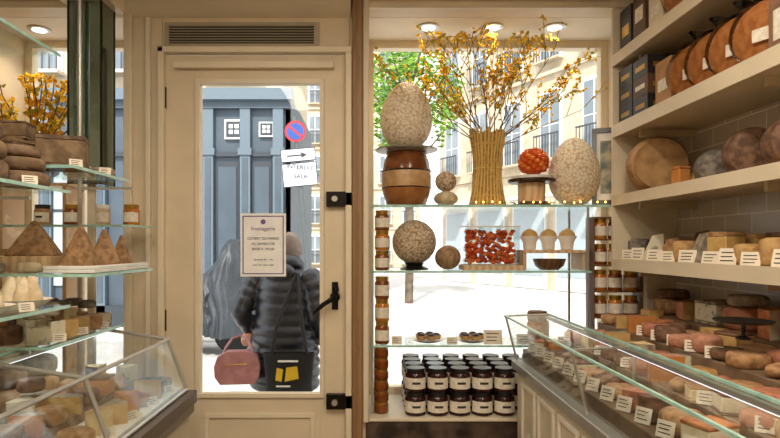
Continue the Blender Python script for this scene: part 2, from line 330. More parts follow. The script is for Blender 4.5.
def jar(b,x,y,z,r,h,body,lid,lab=True,seg=18):
    b.lathe([(r*.9,0),(r,.006),(r,h*.72),(r*.86,h*.8)],(x,y,z),body,seg); b.lathe([(r*.88,h*.8),(r*.9,h),(r*.8,h)],(x,y,z),lid,seg)
    if lab: b.lathe([(r*1.012,h*.15),(r*1.012,h*.62)],(x,y,z),label,seg,a0=-pi*.95,a1=-pi*.1)
    if lab and lid==lidb: b.lathe([(r*1.02,h*.35),(r*1.02,h*.45)],(x,y,z),ink,8,a0=-pi*.62,a1=-pi*.36)
b=B()
for lv in range(2):
    for row in range(4):
        n=5 if row<1 else 8 if row<2 else 9
        for i in range(n): jar(b,.22+i*.108,2.735+row*.105,.486+lv*.113,.05,.112,jamd,lidb)
b.done('jam_jar_rows')
b=B()
for k in range(6): 
    for y in (2.76,2.85): jar(b,.055,y,.486+.0+k*.054,.036,.053,amberd,gold,False,14)
b.done('honey_jar_stack')
for z0,st in ((.821,.11),(1.181,.098)):
    b=B()
    for k in range(3): jar(b,.06,2.78,z0+k*st,.036,st-.001,amber if k%2 else amberd,gold)
    b.done('honey_jar_stack')
b=B()
for k in range(4):
    zz=.96+k*.125; b.box(1.078,1.305,2.70,2.80,zz-.008,zz,wood)
    for i in range(3): jar(b,1.118+i*.075,2.745,zz,.034,.1,amber if (i+k)%2 else amberd,gold)
b.box(1.072,1.078,2.70,2.80,.486,1.44,wood); b.box(1.305,1.309,2.70,2.80,.486,1.44,wood); b.box(1.078,1.305,2.70,2.80,1.432,1.44,wood)
b.done('honey_jar_rack')
for x in (.29,.51):
    b=B(); b.lathe([(.05,0),(.085,.012),(.095,.016),(.05,.006)],(x,2.83,.82),white); b.done('serving_plate')
    b=B()
    for k in range(5):
        a=k*1.256; b.lathe([(.02,0),(.027,.02),(.02,.02)],(x+.042*math.cos(a),2.83+.042*math.sin(a),.834),cR[5],12); b.ell((x+.042*math.cos(a),2.83+.042*math.sin(a),.856),(.02,.02,.01),dwood,10,6)
    b.done('chocolate_tartlets')
def tag(b,x,y,z,w=.06,h=.04,rz=0,tilt=-.25,m=None):
    o=b.T; b.T=o@Matrix.Translation((x,y,z))@Matrix.Rotation(rz,4,'Z')@Matrix.Rotation(tilt,4,'X')
    b.box(-w/2,w/2,-.001,.001,0,h,m or card)
    for k in range(3): b.box(-w*.36,w*R.uniform(.1,.36),-.0018,-.001,h*(.72-.24*k),h*(.72-.24*k)+h*.06,ink)
    b.T=o
b=B(); tag(b,.60,2.74,.821,.09,.07); tag(b,.13,2.74,.821,.05,.04); tag(b,.40,2.74,.821,.05,.035); tag(b,.75,2.74,.821,.07,.05); b.done('price_cards')
b=B()
for i in range(3): b.lathe([(.045,0),(.05,.01),(.05,.04),(.045,.05)],(.85,2.86,.82+i*.05),cR[i]) 
b.done('cheese_stack')

# ---------- right wall shelves
for i,(z,t) in enumerate(((1.235,.04),(1.53,.035),(1.86,.045),(2.19,.04))):
    b=B(); b.box(1.15,1.45,-.6,2.655,z-t,z,shelfm); b.box(1.142,1.15,-.6,2.655,z-t-.006,z+.006,shelff)
    for y in (2.5,1.7,.9): b.box(1.2,1.45,y,y+.015,z-t-.03,z-t,shelfm)
    b.done('wall_shelf')
b=B(); b.box(1.143,1.45,2.655,2.668,1.19,2.55,cream2); b.done('trim_shelf_gable')
def cwheel(x,y,z,r,h,rind,name='cheese_wheel',flat=True,paste=None,rz=0):
    b=B(); e=min(r,h)*.3
    if flat: b.lathe([(r-1.6*e,0),(r-.7*e,.12*e),(r-.2*e,.5*e),(r,e),(r*1.01,h/2),(r,h-e),(r-.2*e,h-.5*e),(r-.7*e,h-.12*e),(r-1.6*e,h)],(x,y,z),rind,30)
    else: b.lathe([(r-e,-h/2),(r-.3*e,-h/2+.3*e),(r,-h/2+e),(r*1.01,0),(r,h/2-e),(r-.3*e,h/2-.3*e),(r-e,h/2)],(x,y,z+r*1.01),rind,34,rx=pi/2,rz=rz)
    if paste and not flat:
        b.lathe([(r*.86,0),(r*.86,.003)],(x+math.sin(rz)*(h/2+.001),y-math.cos(rz)*(h/2+.001),z+r*1.01),paste,30,rx=pi/2,rz=rz)
    return b.done(name)
def cwedge(x,y,z,r,h,a0,a1,rind,paste,name='cheese_wedge'):
    b=B(); b.sector((x,y,z),r,h,a0,a1,rind,paste,top=paste if R.random()<.2 else None); return b.done(name,.006,3)
def cblock(x,y,z,w,d,h,rz,rind,paste,name='cheese_block'):
    b=B(); b.T=Matrix.Translation((x,y,z))@Matrix.Rotation(rz,4,'Z'); k=.14
    b.box(-w/2,w/2,-d/2,d/2,0,h*k,rind); b.box(-w/2+.001,w/2-.001,-d/2+.001,d/2-.001,h*k,h*(1-k),paste); b.box(-w/2,w/2,-d/2,d/2,h*(1-k),h,rind); return b.done(name,.003)
def croundsq(x,y,z,s,h,rz,rind):
    b=B(); b.T=Matrix.Translation((x,y,z))@Matrix.Rotation(rz,4,'Z'); vs=[];fs=[];n=28;pr=[(.85,0),(.97,.15),(1,.5),(.97,.85),(.85,1)]
    for k,zz in pr:
        for i in range(n):
            a=2*pi*i/n; c,q=math.cos(a),math.sin(a); vs.append((s*k*math.copysign(abs(c)**.5,c),s*.85*k*math.copysign(abs(q)**.5,q),zz*h))
    for j in range(4):
        for i in range(n): fs.append((j*n+i,j*n+(i+1)%n,(j+1)*n+(i+1)%n,(j+1)*n+i))
    fs.append(tuple(range(n))[::-1]); fs.append(tuple(4*n+i for i in range(n))); b.add(vs,fs,rind); return b.done('washed_rind_cheese',sharp=60)
def cloaf(x,y,z,s,rz,rind):
    b=B(); rr=s*.45; b.lathe([(rr*.15,-s),(rr*.6,-s*.93),(rr*.92,-s*.7),(rr,0),(rr*.92,s*.7),(rr*.6,s*.93),(rr*.15,s)],(x,y,z+rr*.8),rind,18,1,.8,rx=pi/2,rz=rz); return b.done('cheese_log',sharp=60)
big=cheese('rind_big_wheel','#8c6640','#b08858',18,.6)
bigp=cheese('paste_big_wheel','#b08a5a','#8f6c44',14,.3)
cwheel(1.262,2.48,1.53,.123,.13,big,flat=False,paste=bigp,rz=-.25)
cblock(1.23,2.23,1.53,.05,.05,.085,.2,cR[1],cP[3]); cblock(1.30,2.27,1.53,.06,.05,.06,.5,cR[0],cP[1])
cwheel(1.28,2.10,1.53,.062,.1,cR[6],flat=False,rz=-.4)
cwheel(1.30,1.92,1.53,.085,.1,cR[2],flat=False,rz=-.35); cwheel(1.30,1.72,1.53,.085,.12,cR[2],flat=False,rz=-.35)
cwheel(1.30,1.5,1.53,.085,.1,cR[3],flat=False,rz=-.35)
tb=B(); y=2.58; i=0
while y>1.0:
    for x,sc in ((1.235,1.0),(1.355,1.1)):
        k=R.randrange(5); ri=cR[R.choice([0,3,2,6,5,0,2])]; pa=cP[R.choice([0,1,1,4])]
        if k<3:
            b=B(); b.T=Matrix.Translation((x,y,1.235))@Matrix.Rotation(R.uniform(-.6,-.1),4,'Z')@Matrix.Rotation(pi/2,4,'X'); w=.05*sc; h=R.uniform(.095,.135)*sc
            pl=[(-w,0),(w,0),(w*.75,h),(-w*.1,h*.92)]
            b.prism(pl,-.035,.035,pa if R.random()<.6 else ri,ri); b.done('cheese_wedge',.004)
        elif k==3: cblock(x,y,1.235,.08*sc,.085,R.uniform(.08,.12)*sc,R.uniform(-.4,.3),ri,pa)
        else: cwheel(x,y,1.235,.048*sc,R.uniform(.07,.1)*sc,ri)
    tag(tb,1.166,y+R.uniform(-.03,.03),1.236,R.uniform(.045,.06),R.uniform(.045,.06),-pi/2+R.uniform(.4,1.1),-.35)
    y-=.125; i+=1
tb.done('price_tags')
# shelf 3
bx=[M('box_black','#231f20',.4),M('box_brown','#5b3f2a',.5),M('box_kraft','#b98f63',.7,'#ab8054'),M('box_teal','#2f5150',.5),M('box_cream','#e3d5b8',.6)]
def carton(x,y,z,w,d,h,m,rz=0,name='tea_box'):
    b=B(); b.T=Matrix.Translation((x,y,z))@Matrix.Rotation(rz,4,'Z'); b.box(-w/2,w/2,-d/2,d/2,0,h,m)
    b.box(-w/2-.0012,-w/2,-d*.32,d*.32,h*.35,h*.6,label if m!=bx[0] else gold); b.box(-w*.3,w*.3,-d/2-.0012,-d/2,h*.35,h*.6,gold if m in bx[:2] else label); return b.done(name,.0015)
for k in range(3):
    carton(1.23,2.57,1.86+k*.085,.13,.13,.084,bx[0]); carton(1.22,2.42,1.86+k*.082,.12,.13,.081,bx[0] if k!=1 else bx[1])
carton(1.23,2.27,1.86,.1,.12,.19,bx[2],name='kraft_box'); carton(1.38,2.25,1.86,.12,.14,.2,bx[4],name='biscuit_box')
waf=M('wafer','#b0692c',.6,'#c98444',40,.4,transl=.1); waf2=M('wafer_edge','#d8a262',.6); film=glass('cellophane',(.97,.97,.97,1),1.2)
def wpack(y,z,rz=-1.15,x=1.255):
    b=B()
    for k in range(7):
        off=-.038+k*.0125; b.lathe([(.09,-.006),(.098,-.002),(.098,.002),(.09,.006)],(x-off*math.sin(rz),y+off*math.cos(rz),z+.101),waf if k%2==0 else waf2,30,rx=pi/2,rz=rz)
    b.T=Matrix.Translation((x,y,z+.001))@Matrix.Rotation(rz,4,'Z')
    b.lathe([(.101,-.055),(.104,-.048),(.104,.048),(.101,.055)],(0,0,.104),film,20,rx=pi/2)
    b.tube([(0,0,.20),(0,0,.217),(0,0,.25)],[.03,.01,.05],film,10,.5); b.lathe([(.012,.213),(.012,.222)],(0,0,0),gold,10)
    b.box(-.025,.025,-.0575,-.056,.07,.11,label); b.T=Matrix(); b.done('wafer_pack')
for y in (2.15,2.02,1.89,1.76): wpack(y,1.861)
pk=[M('bag_brown','#7d5c47',.5,'#8f6c54'),M('bag_red','#8e4a3c',.4,'#a45a49')]; bagc=M('bag_cream','#dccaa8',.5)
def bag(y,z,m,x=1.24):
    b=B(); b.T=Matrix.Translation((x,y,z)); w=.055
    b.add([(-w,-w,0),(w,-w,0),(w,w,0),(-w,w,0),(-w,-w,.17),(w,-w,.17),(w,w,.17),(-w,w,.17),(-w,-.006,.24),(w,-.006,.24),(w,.006,.24),(-w,.006,.24)],
      [(3,2,1,0),(0,1,5,4),(1,2,6,5),(2,3,7,6),(3,0,4,7),(4,5,9,8),(5,6,10,9),(6,7,11,10),(7,4,8,11),(8,9,10,11)],m)
    b.box(-w-.001,-w,-.035,.035,.04,.13,label); b.box(-.035,.035,-w-.001,-w,.04,.13,label); b.done('coffee_bag',.003)
for k,y in enumerate((1.62,1.49,1.36)): bag(y,1.861,pk[k%2])
for k,y in enumerate((2.58,2.45)):
    carton(1.23,y,2.19,.12,.11,(.2,.25)[k],bx[(0,1)[k]],name='tea_box')
carton(1.23,2.32,2.19,.11,.11,.17,bx[4],name='biscuit_box')
for y in (2.19,2.06,1.93): wpack(y,2.191)
bag(1.78,2.191,pk[0]); bag(1.64,2.191,bagc)

# ---------- right refrigerated counter
panel=M('counter_panel','#ded2bc',.4); pan2=M('counter_relief','#f1e9d9',.4); slate=M('display_mat','#806850',.6,'#6e5842',12)
b=B()
b.box(.68,1.44,.3,2.6,0,.74,panel); b.box(.655,.70,.3,2.61,.735,.775,steel)
b.box(.66,.68,.3,2.6,0,.12,dwood)
for k in range(9):
    y=2.5-k*.24; 
    for q in ((y-.2,y,.68,.70),(y-.2,y,.2,.22),(y-.2,y-.18,.22,.68),(y-.02,y,.22,.68)): b.box(.668,.68,q[0],q[1],q[2],q[3],pan2)
    b.lathe([(.05,0),(.055,.006),(.03,.01)],(.68,y-.1,.45),pan2,8,rx=pi/2,rz=-pi/2)
b.box(.70,.86,.3,2.58,.74,.83,slate); b.box(.86,1.05,.3,2.58,.74,.885,slate); b.box(1.05,1.24,.3,2.6,.74,.95,slate); b.box(1.24,1.44,.3,2.6,.74,1.0,slate)
b.done('refrigerated_counter',.003)
b=B()
def pane(b,p,q,y0,y1,m=None,t=.005):
    (x0,z0),(x1,z1)=p,q; b.add([(x0,y0,z0),(x1,y0,z1),(x1,y1,z1),(x0,y1,z0),(x0+t,y0,z0+t),(x1+t,y0,z1+t),(x1+t,y1,z1+t),(x0+t,y1,z0+t)],[(0,1,2,3),(4,5,6,7),(0,1,5,4),(3,2,6,7)],m or GC)
pane(b,(.672,.776),(.622,.975),.3,2.6); pane(b,(.622,.977),(.82,.985),.3,2.6)
b.box(.618,.626,.3,2.6,.974,.981,edge); b.box(.815,.822,.3,2.6,.983,.991,edge)
for y in (2.595,1.75,.9):
    b.tube([(.675,y,.777),(.625,y,.978)],.005,steel,8)
    b.tube([(.625,y,.978),(.82,y,.986)],.004,steel,8); b.tube([(.82,y,.986),(.82,y,.83)],.005,steel,8)
b.done('counter_sneeze_glass')
b=B(); b.box(.795,.81,.35,2.55,.97,.982,steel); b.box(.797,.808,.36,2.54,.967,.97,led); b.done('counter_fill_strip')  # glowing strip and the light below are added to brighten the counter
light('counter_fill_light','AREA',(.80,1.45,.962),.8,(1,.92,.8),shape='RECTANGLE',size=.02,size_y=2.2)
warm=[cR[0],cR[1],cR[2],pinkm,pink2,cR[5],cR[3],cR[0],cR[2],pinkm,pink2]
left_=[cR[3],cR[4],cR[6],cR[2],cR[0],cR[5],cR[2],cR[3],cR[0]]
def randcheese(x,y,z,s=.055,bright=False):
    t=R.random(); ri=R.choice(warm if not bright else left_); pa=cP[R.choice([0,1,1,2,3,4])]
    if t<.22: cwheel(x,y,z,s*R.uniform(.85,1),R.uniform(.035,.065),ri)
    elif t<.42:
        a=R.choice([.4,1.2,2.5,3.6]); cwedge(x-.03*math.cos(a+.5),y-.03*math.sin(a+.5),z,s*1.55,R.uniform(.05,.08),a,a+1.1,ri,pa)
    elif t<.52: cblock(x,y,z,s*1.7,s*1.4,R.uniform(.04,.075),R.uniform(-.5,.5),ri,pa)
    elif t<.78: croundsq(x,y,z,s*.92,R.uniform(.035,.055),R.uniform(-.5,.5),ri)
    elif t<.88:
        b=B(); b.sector((x,y-s*.3,z),s,R.uniform(.05,.08),0,pi,ri,pa); b.done('half_cheese_wheel',.006,3)
    else: cloaf(x,y,z,s,R.uniform(-1.2,.4),ri)
tb=B()
y=2.52
while y>.75:
    for x,z in ((.775,.83),(.905,.885),(1.005,.885),(1.10,.95),(1.195,.95)): randcheese(x+R.uniform(-.008,.008),y+R.uniform(-.01,.01),z,.055)
    tag(tb,.715,y-.03,.833,.045,.042,-pi/2+.55,-.3)
    if R.random()<.35: tag(tb,.872,y-.05,.888,.045,.035,-pi/2+.9,-.3)
    if R.random()<.4: tag(tb,1.06,y+.0,.953,.05,.038,-pi/2+1.0,-.2)
    y-=.112
y=2.5; k=0
while y>.8:
    ri=warm[(k*3)%len(warm)]; pa=cP[(0,1,4,1,2)[k%5]]; h=R.uniform(.06,.1)
    if k%3==0: cwheel(1.345,y,1.0,.078,h,ri); cwheel(1.345,y,1.001+h,.065,.04,warm[(k*5+2)%len(warm)])
    elif k%3==1:
        b=B(); b.sector((1.345,y-.03,1.0),.082,h,.3,pi+.3,ri,pa,top=ri); b.done('half_cheese_wheel',.006,3)
    else: cblock(1.35,y,1.0,.13,.12,h,R.uniform(-.3,.3),ri,pa)
    k+=1; y-=.165
tb.done('price_tags')
b=B(); b.lathe([(.02,-.045),(.02,-.04),(.006,-.035),(.006,0),(.075,.006),(.08,.012),(.03,.006)],(1.10,1.66,1.07),blackp); b.done('black_tasting_plate')

# ---------- left displays
b=B(); b.box(-1.265,-1.125,2.36,2.48,1.56,2.33,mirror)
for x in (-1.268,-1.13):
    for y in (2.357,2.475): b.box(x,x+.008,y,y+.008,1.56,2.33,black)
b.box(-1.30,-1.09,2.32,2.5,2.33,CZ,cream2); b.box(-1.21,-1.18,2.41,2.43,0,1.56,cream2); b.done('mirror_pillar',.001)
gshelf('glass_shelf',-1.55,-.95,1.2,1.78,1.475,.01,side='R'); gshelf('glass_shelf',-1.45,-.95,1.80,2.22,1.56,.01,side='R')
gshelf('glass_shelf',-1.55,-.95,1.2,1.78,1.115,.01,side='R'); gshelf('glass_shelf',-1.5,-.89,1.80,2.3,1.21,.01,side='R')
gshelf('glass_shelf',-1.6,-1.0,1.75,2.3,.985,.01,side='R'); gshelf('glass_shelf',-1.55,-1.1,1.3,2.0,1.98,.01,side='R')
gshelf('glass_shelf',-1.55,-1.0,2.36,2.6,1.39,.01,side='R')
b=B()
for (x,y) in ((-1.3,1.79),(-1.2,2.33),(-1.53,1.79),(-1.3,1.19)): b.lathe([(.009,0),(.009,CZ)],(x,y,0),steel,12)
for (x0,y,z) in ((-1.3,1.79,1.46),(-1.3,1.79,1.10),(-1.2,2.33,1.195),(-1.2,2.33,1.545),(-1.3,1.79,.97)): b.box(x0-.01,x0+.22,y-.006,y+.006,z-.012,z-.002,steel)
b.done('shelf_upright_posts')
gb=cheese('rind_rustic','#574132','#80664e',25,1.0); gt=cheese('rind_rustic_top','#8c7253','#6b5339',20,.9)
cwheel(-1.035,1.68,1.475,.072,.045,gb); cwheel(-1.045,1.68,1.521,.068,.04,gt); cwheel(-1.05,1.68,1.562,.06,.035,gb)
cwheel(-1.2,1.66,1.475,.075,.06,gt); cwheel(-1.2,1.66,1.536,.07,.05,gb); cwheel(-1.2,1.66,1.587,.06,.04,gt)
cwheel(-1.05,1.51,1.475,.07,.06,gb); cwheel(-1.05,1.51,1.536,.065,.05,gt); cwheel(-1.05,1.51,1.587,.055,.045,gb)
cwheel(-1.22,1.49,1.475,.075,.06,cR[0]); cwheel(-1.22,1.49,1.536,.07,.05,gt)
cblock(-1.05,1.93,1.56,.15,.12,.11,.35,gb,gt); cblock(-1.23,1.93,1.56,.14,.12,.10,-.2,gt,gb); cblock(-1.22,1.93,1.661,.11,.1,.06,.2,gb,gt); cwheel(-1.0,2.10,1.56,.045,.03,cR[3]); cwheel(-1.1,2.12,1.56,.05,.045,cR[4]); cwheel(-1.22,2.10,1.56,.055,.05,cR[0])
cwheel(-1.38,1.95,1.56,.065,.06,gt); cwheel(-1.36,2.12,1.56,.06,.09,gb)
py_=cheese('pyramid_crust','#a07a52','#785836',45,.8)
def pyramid(x,y,z,s,h,rz):
    b=B(); b.T=Matrix.Translation((x,y,z))@Matrix.Rotation(rz,4,'Z'); t=s*.12
    b.add([(-s,-s,0),(s,-s,0),(s,s,0),(-s,s,0),(-t,-t,h),(t,-t,h),(t,t,h),(-t,t,h)],[(3,2,1,0),(4,5,6,7),(0,1,5,4),(1,2,6,5),(2,3,7,6),(3,0,4,7)],py_)
    b.done('pyramid_cheese',.010,3)
b=B(); b.box(-1.32,-1.08,1.90,2.12,1.211,1.265,lwood); b.done('wooden_riser',.002)
pyramid(-1.19,2.00,1.265,.08,.125,.3)
b=B(); b.box(-1.07,-.9,1.84,2.28,1.211,1.222,white); b.box(-1.07,-.9,1.84,1.847,1.222,1.235,white); b.box(-.907,-.9,1.847,2.28,1.222,1.235,white); b.done('serving_tray',.002)
pyramid(-.99,1.93,1.223,.062,.145,.2); pyramid(-.985,2.09,1.223,.058,.14,.5); pyramid(-.98,2.22,1.223,.04,.12,.1); pyramid(-1.15,2.21,1.211,.055,.10,.3); pyramid(-1.40,2.0,1.211,.07,.12,.4)
for x in (-1.3,-1.42): randcheese(x,2.2,1.211,.045,True)
for x in (-1.12,-1.24,-1.36): cwheel(x,1.85,1.211,.036,.035,R.choice([gt,cR[4],cR[3]]))
for k in range(4):
    b=B(); x=-1.05-k*.13; jar(b,x,2.48,1.391,.035,.09,(amber,cR[4],amberd,cR[0])[k],(gold,white,gold,lidb)[k],True,14); b.done('preserve_jar')
trayw=M('white_ceramic','#efe8dc',.25); pw=cheese('fresh_goat','#e2d1b2','#c3ae8a',20,.3)
for (x,y) in ((-1.04,1.68),(-1.04,1.50),(-1.24,1.64),(-1.25,1.44),(-1.04,1.32)):
    b=B(); b.lathe([(.05,0),(.085,.025),(.09,.027),(.055,.006)],(x,y,1.115),trayw,24,1,.8); b.done('ceramic_bowl')
    b=B()
    for k in range(6):
        a=k*1.05; b.lathe([(.028,0),(.024,.03),(.008,.075),(.003,.08)],(x+.035*math.cos(a),y+.03*math.sin(a),1.13),pw,12,rx=.15*math.sin(a))
    b.done('goat_cheese_cones')
for k in range(6):
    for j in range(5): 
        x=-1.055-j*.095; y=1.80+k*.085
        randcheese(x,y-.0,.985,.036,True)
        if R.random()<.6: cwheel(x-.02,y,1.065,.032,.03,R.choice([cR[3],cR[4],cR[6]]),name='goat_cheese_disc')
tb=B()
for (x,y,z) in ((-.965,1.85,1.561),(-.965,2.05,1.561),(-.965,1.6,1.476),(-1.02,1.85,.986),(-1.02,2.0,.986),(-1.02,2.15,.986),(-.962,1.42,1.116),(-.962,1.58,1.116)): tag(tb,x,y,z,.04,.026,.5+R.uniform(-.4,.4),-.3)
tb.done('price_tags')
# left glass case
b=B(); casew=M('case_base','#c9bda6',.4)
b.box(-1.7,-.74,.3,2.3,0,.62,casew); b.box(-1.7,-.72,.3,2.31,.62,.66,M('case_trim','#6e675d',.35)); b.box(-1.7,-.71,.3,2.315,.66,.71,M('case_rail','#574a3e',.4)); b.box(-1.68,-.76,.3,2.28,.71,.73,white)
b.box(-.745,-.735,.3,2.3,0,.1,dwood); b.done('glass_display_case',.004)
b=B()
pane(b,(-.745,.71),(-.82,.915),.3,2.29); pane(b,(-.82,.917),(-1.12,.965),.3,2.29)
for y in (2.29,1.62,.95):
    b.tube([(-.742,y,.711),(-.82,y,.92)],.007,steel,8); b.tube([(-.82,y,.92),(-1.12,y,.968)],.007,steel,8); b.tube([(-1.12,y,.968),(-1.12,y,.731)],.006,steel,8)
b.tube([(-.82,.3,.92),(-.82,2.29,.92)],.007,steel,8); b.tube([(-.745,.3,.718),(-.745,2.29,.718)],.006,steel,8); b.tube([(-1.12,.3,.968),(-1.12,2.29,.968)],.006,edge,8)
b.done('case_glass_hood')
b=B(); b.box(-1.11,-1.09,.35,2.25,.945,.957,white); b.box(-1.108,-1.092,.36,2.24,.942,.945,led); b.done('case_led_strip')
light('case_led','AREA',(-1.09,1.4,.94),1.4,(.98,.98,1),rot=(0,.35,0),shape='RECTANGLE',size=.02,size_y=1.9)
b=B(); b.box(-1.11,-.93,.9,2.27,.731,.765,slate); b.done('display_riser')
y=2.22
while y>.95:
    for x,z in ((-.83,.731),(-.965,.766),(-1.065,.766)): randcheese(x,y,z,.05,True)
    if R.random()<.4: cwheel(-1.05,y+.05,.85,.04,.04,R.choice([cR[2],cR[3],cR[0]]))
    y-=.105
tb=B(); y=2.18
while y>1.0: tag(tb,-.775,y,.731,.045,.03,pi/2-.5,-.2); y-=.17
tb.done('price_tags')
for k in range(6):
    cwheel(-1.25,1.15+k*.19,.731,.08,.09,cR[(3,0,2,2,0,5)[k]]); cwheel(-1.25,1.15+k*.19,.822,.075,.07,(gt,gb,cR[0],cR[0],gt,cR[3])[k]); cwheel(-1.45,1.15+k*.19,.731,.08,.14,cR[(0,5,3,0,2,3)[k]])
# plant stand & yellow flowers in left window
b=B(); vx,vy=-1.72,2.9
b.box(-1.88,-1.5,2.8,3.03,1.60,1.615,lwood); b.box(-1.86,-1.84,2.82,3.0,.551,1.6,lwood); b.box(-1.54,-1.52,2.82,3.0,.551,1.6,lwood); b.done('plant_stand')
b=B(); b.lathe([(.04,0),(.055,.04),(.045,.12),(.05,.13)],(vx,vy,1.616),trayw,20)
for i in range(22):
    a=R.uniform(-1.0,1.0); q=Vector((vx,vy,1.74)); d=Vector((math.sin(a),R.uniform(-.3,.2),math.cos(a))).normalized(); pts=[q]
    for k in range(7):
        d=(d+Vector((R.uniform(-.15,.15),0,R.uniform(-.1,.1)))).normalized(); q=q+d*.06; q.x=max(q.x,-1.88); pts.append(q)
        for _ in range(4): blossom(q+Vector([R.uniform(-.02,.02) for _ in range(3)]),.016)
    b.tube(pts,.003,twig,5)
b.done('vase_of_yellow_flowers')

# ---------- exterior
gz=-.15
pav=M('pavement','#d2cec6',.8,'#c8c4bc',2); asph=M('asphalt','#bab8b4',.85,'#b0ada9',1)
b=B(); b.box(-40,40,3.22,70,gz-.2,gz-.02,asph); b.done('street_ground')
b=B(); b.box(-30,20,3.22,5.6,gz-.02,gz,pav); b.box(-30,-1.2,8.6,10,gz-.02,gz+.02,pav); b.done('sidewalk',.01)
stone=M('stone_facade','#c4b69f',.8,'#b5a78f',3); blue=M('blue_grey_paint','#404e59',.5,'#394651',2); blued=M('blue_grey_dark','#29323a',.5); bluel=M('blue_grey_light','#56656f',.5); wing=M('hazy_window','#6c777e',.15,'#808b92',1)
shut=M('pale_window','#9fabb0',.2); pale=M('pale_shop','#c9c9c4',.5); rail=M('iron_rail','#3c3e40',.5)
def building(name,p0,p1,z0,z1,fl,cols,m,depth=4):
    b=B(); d=Vector((p1[0]-p0[0],p1[1]-p0[1])); L=d.length; a=math.atan2(d.y,d.x)
    b.T=Matrix.Translation((p0[0],p0[1],0))@Matrix.Rotation(a,4,'Z')
    b.box(0,L,0,depth,z0,z1,m); fh=(z1-z0)/fl; cw=L/cols
    for f in range(fl):
        zb=z0+f*fh; b.box(-.05,L+.05,-.12,0,zb+fh-.12,zb+fh,m)
        for c in range(cols):
            x=cw*(c+.5); w=cw*.22; h0,h1=zb+fh*.12,zb+fh*.78
            b.box(x-w-.1,x+w+.1,-.05,0,h0-.08,h1+.12,white); b.box(x-w,x+w,-.07,-.05,h0,h1,wing); b.box(x-.02,x+.02,-.08,-.07,h0,h1,white); b.box(x-w,x+w,-.08,-.07,(h0+h1)/2,(h0+h1)/2+.03,white)
            b.box(x-w-.15,x+w+.15,-.3,0,h0-.1,h0-.04,m)
            for k in range(9): xx=x-w-.12+(2*w+.24)*k/8; b.box(xx-.01,xx+.01,-.28,-.26,h0-.04,h0+.75,rail)
            b.box(x-w-.14,x+w+.14,-.29,-.25,h0+.72,h0+.77,rail)
    return b.done(name)
building('stone_apartment_building',(-16,10.3),(-1.6,10.3),4.1,17,4,8,stone)
building('stone_apartment_building',(3.0,24),(8.9,13),3.8,20,5,7,stone,6)
building('stone_apartment_building',(-4.5,38),(3.4,38),gz,16,6,5,stone,5)
b=B(); d=Vector((5.9,-11)); a=math.atan2(d.y,d.x); b.T=Matrix.Translation((3.0,24,0))@Matrix.Rotation(a,4,'Z'); L=d.length
b.box(0,L,.1,6,gz-.02,3.79,stone)
for k in range(6):
    x=.4+k*2.0; b.box(x,x+1.6,0,.1,gz,2.9,pale); b.box(x,x+1.6,-.9,0,2.85,2.95,white); b.box(x+.1,x+1.5,-.02,0,.3,2.6,shut)
b.done('street_shopfront')
b=B(); FY=10.0
b.box(-16,-1.45,FY,10.3,gz,4.05,blue); b.box(-16,-1.35,FY-.22,FY,3.85,4.05,bluel); b.box(-16,-1.4,FY-.12,FY,3.72,3.85,blue); b.box(-16,-1.4,FY-.07,FY,2.88,2.96,blued)
b.box(-16,-1.4,FY-.1,FY,gz,.25,blued); b.box(-1.5,-1.45,FY,14,gz,4.05,blue)
for x in (-1.62,-2.2,-2.85,-3.25,-4.2,-4.75,-5.7,-6.3,-7.3,-8.3,-9.3,-10.5):
    b.box(x-.09,x+.09,FY-.1,FY,gz,3.72,bluel); b.box(x-.05,x+.05,FY-.11,FY-.1,.3,2.85,blue); b.box(x-.12,x+.12,FY-.13,FY,2.9,3.02,bluel)
for (x0,x1) in ((-2.08,-1.74),(-2.72,-2.32),(-3.12,-2.97)):
    b.box(x0,x1,FY-.04,FY,.4,.9,blued); b.box(x0,x1,FY-.03,FY,1.0,2.8,blued if x0>-2.9 else shut)
    b.box(x0+.04,x1-.04,FY-.05,FY-.03,1.1,2.7,blue if x0>-2.9 else shut)
for (x0,x1) in ((-4.1,-3.35),(-5.6,-4.85),(-7.2,-6.4),(-8.2,-7.4)): b.box(x0,x1,FY-.04,FY,.6,2.8,shut); b.box(x0,x1,FY-.05,FY,1.9,1.95,blued)
for x in (-2.4,-1.83,-4.0,-5.9):
    s=.17 if x!=-1.83 else .13; zc=3.36
    b.box(x-s,x+s,FY-.06,FY,zc-s,zc+s,white); b.box(x-s*.82,x+s*.82,FY-.07,FY-.05,zc-s*.82,zc+s*.82,blued)
    for (p,q) in ((-.5,.1),(.1,.1),(-.5,-.5),(.1,-.5)): b.box(x+s*p,x+s*(p+.4),FY-.08,FY-.06,zc+s*q,zc+s*(q+.4),white)
b.done('blue_shopfront')
# sign post
e=empty('street_sign_post',(-.72,7.5,gz))
b=B(); T=Matrix.Translation((-.72,7.5,gz-.02))@Matrix.Rotation(math.atan2(-.28,3.1),4,'Y'); b.T=T
galv=M('galvanised','#565b5d',.4,metal=.3); red2=M('sign_red','#b81f29',.4); blu2=M('sign_blue','#1a4690',.4)
b.lathe([(.03,0),(.03,3.2)],(0,0,0),galv,12)
b.lathe([(.14,0),(.14,.012)],(0,-.03,3.0),red2,32,rx=pi/2); b.lathe([(.11,0),(.11,.004)],(0,-.042,3.0),blu2,32,rx=pi/2); b.cb((0,-.048,3.0),(.22,.004,.028),red2,ry=.785)
sgm=M('sign_white','#c9cdd2',.4)
for q in ((2.6,2.77),(2.27,2.58)): b.box(-.22,.24,-.045,-.03,*q,ink); b.box(-.21,.23,-.047,-.045,q[0]+.01,q[1]-.01,sgm)
b.box(-.14,.05,-.049,-.047,2.67,2.69,ink); b.add([(.05,-.049,2.64),(.13,-.049,2.68),(.05,-.049,2.72)],[(0,1,2)],ink)
o=b.done('pole',parent=e); o.location-=e.location
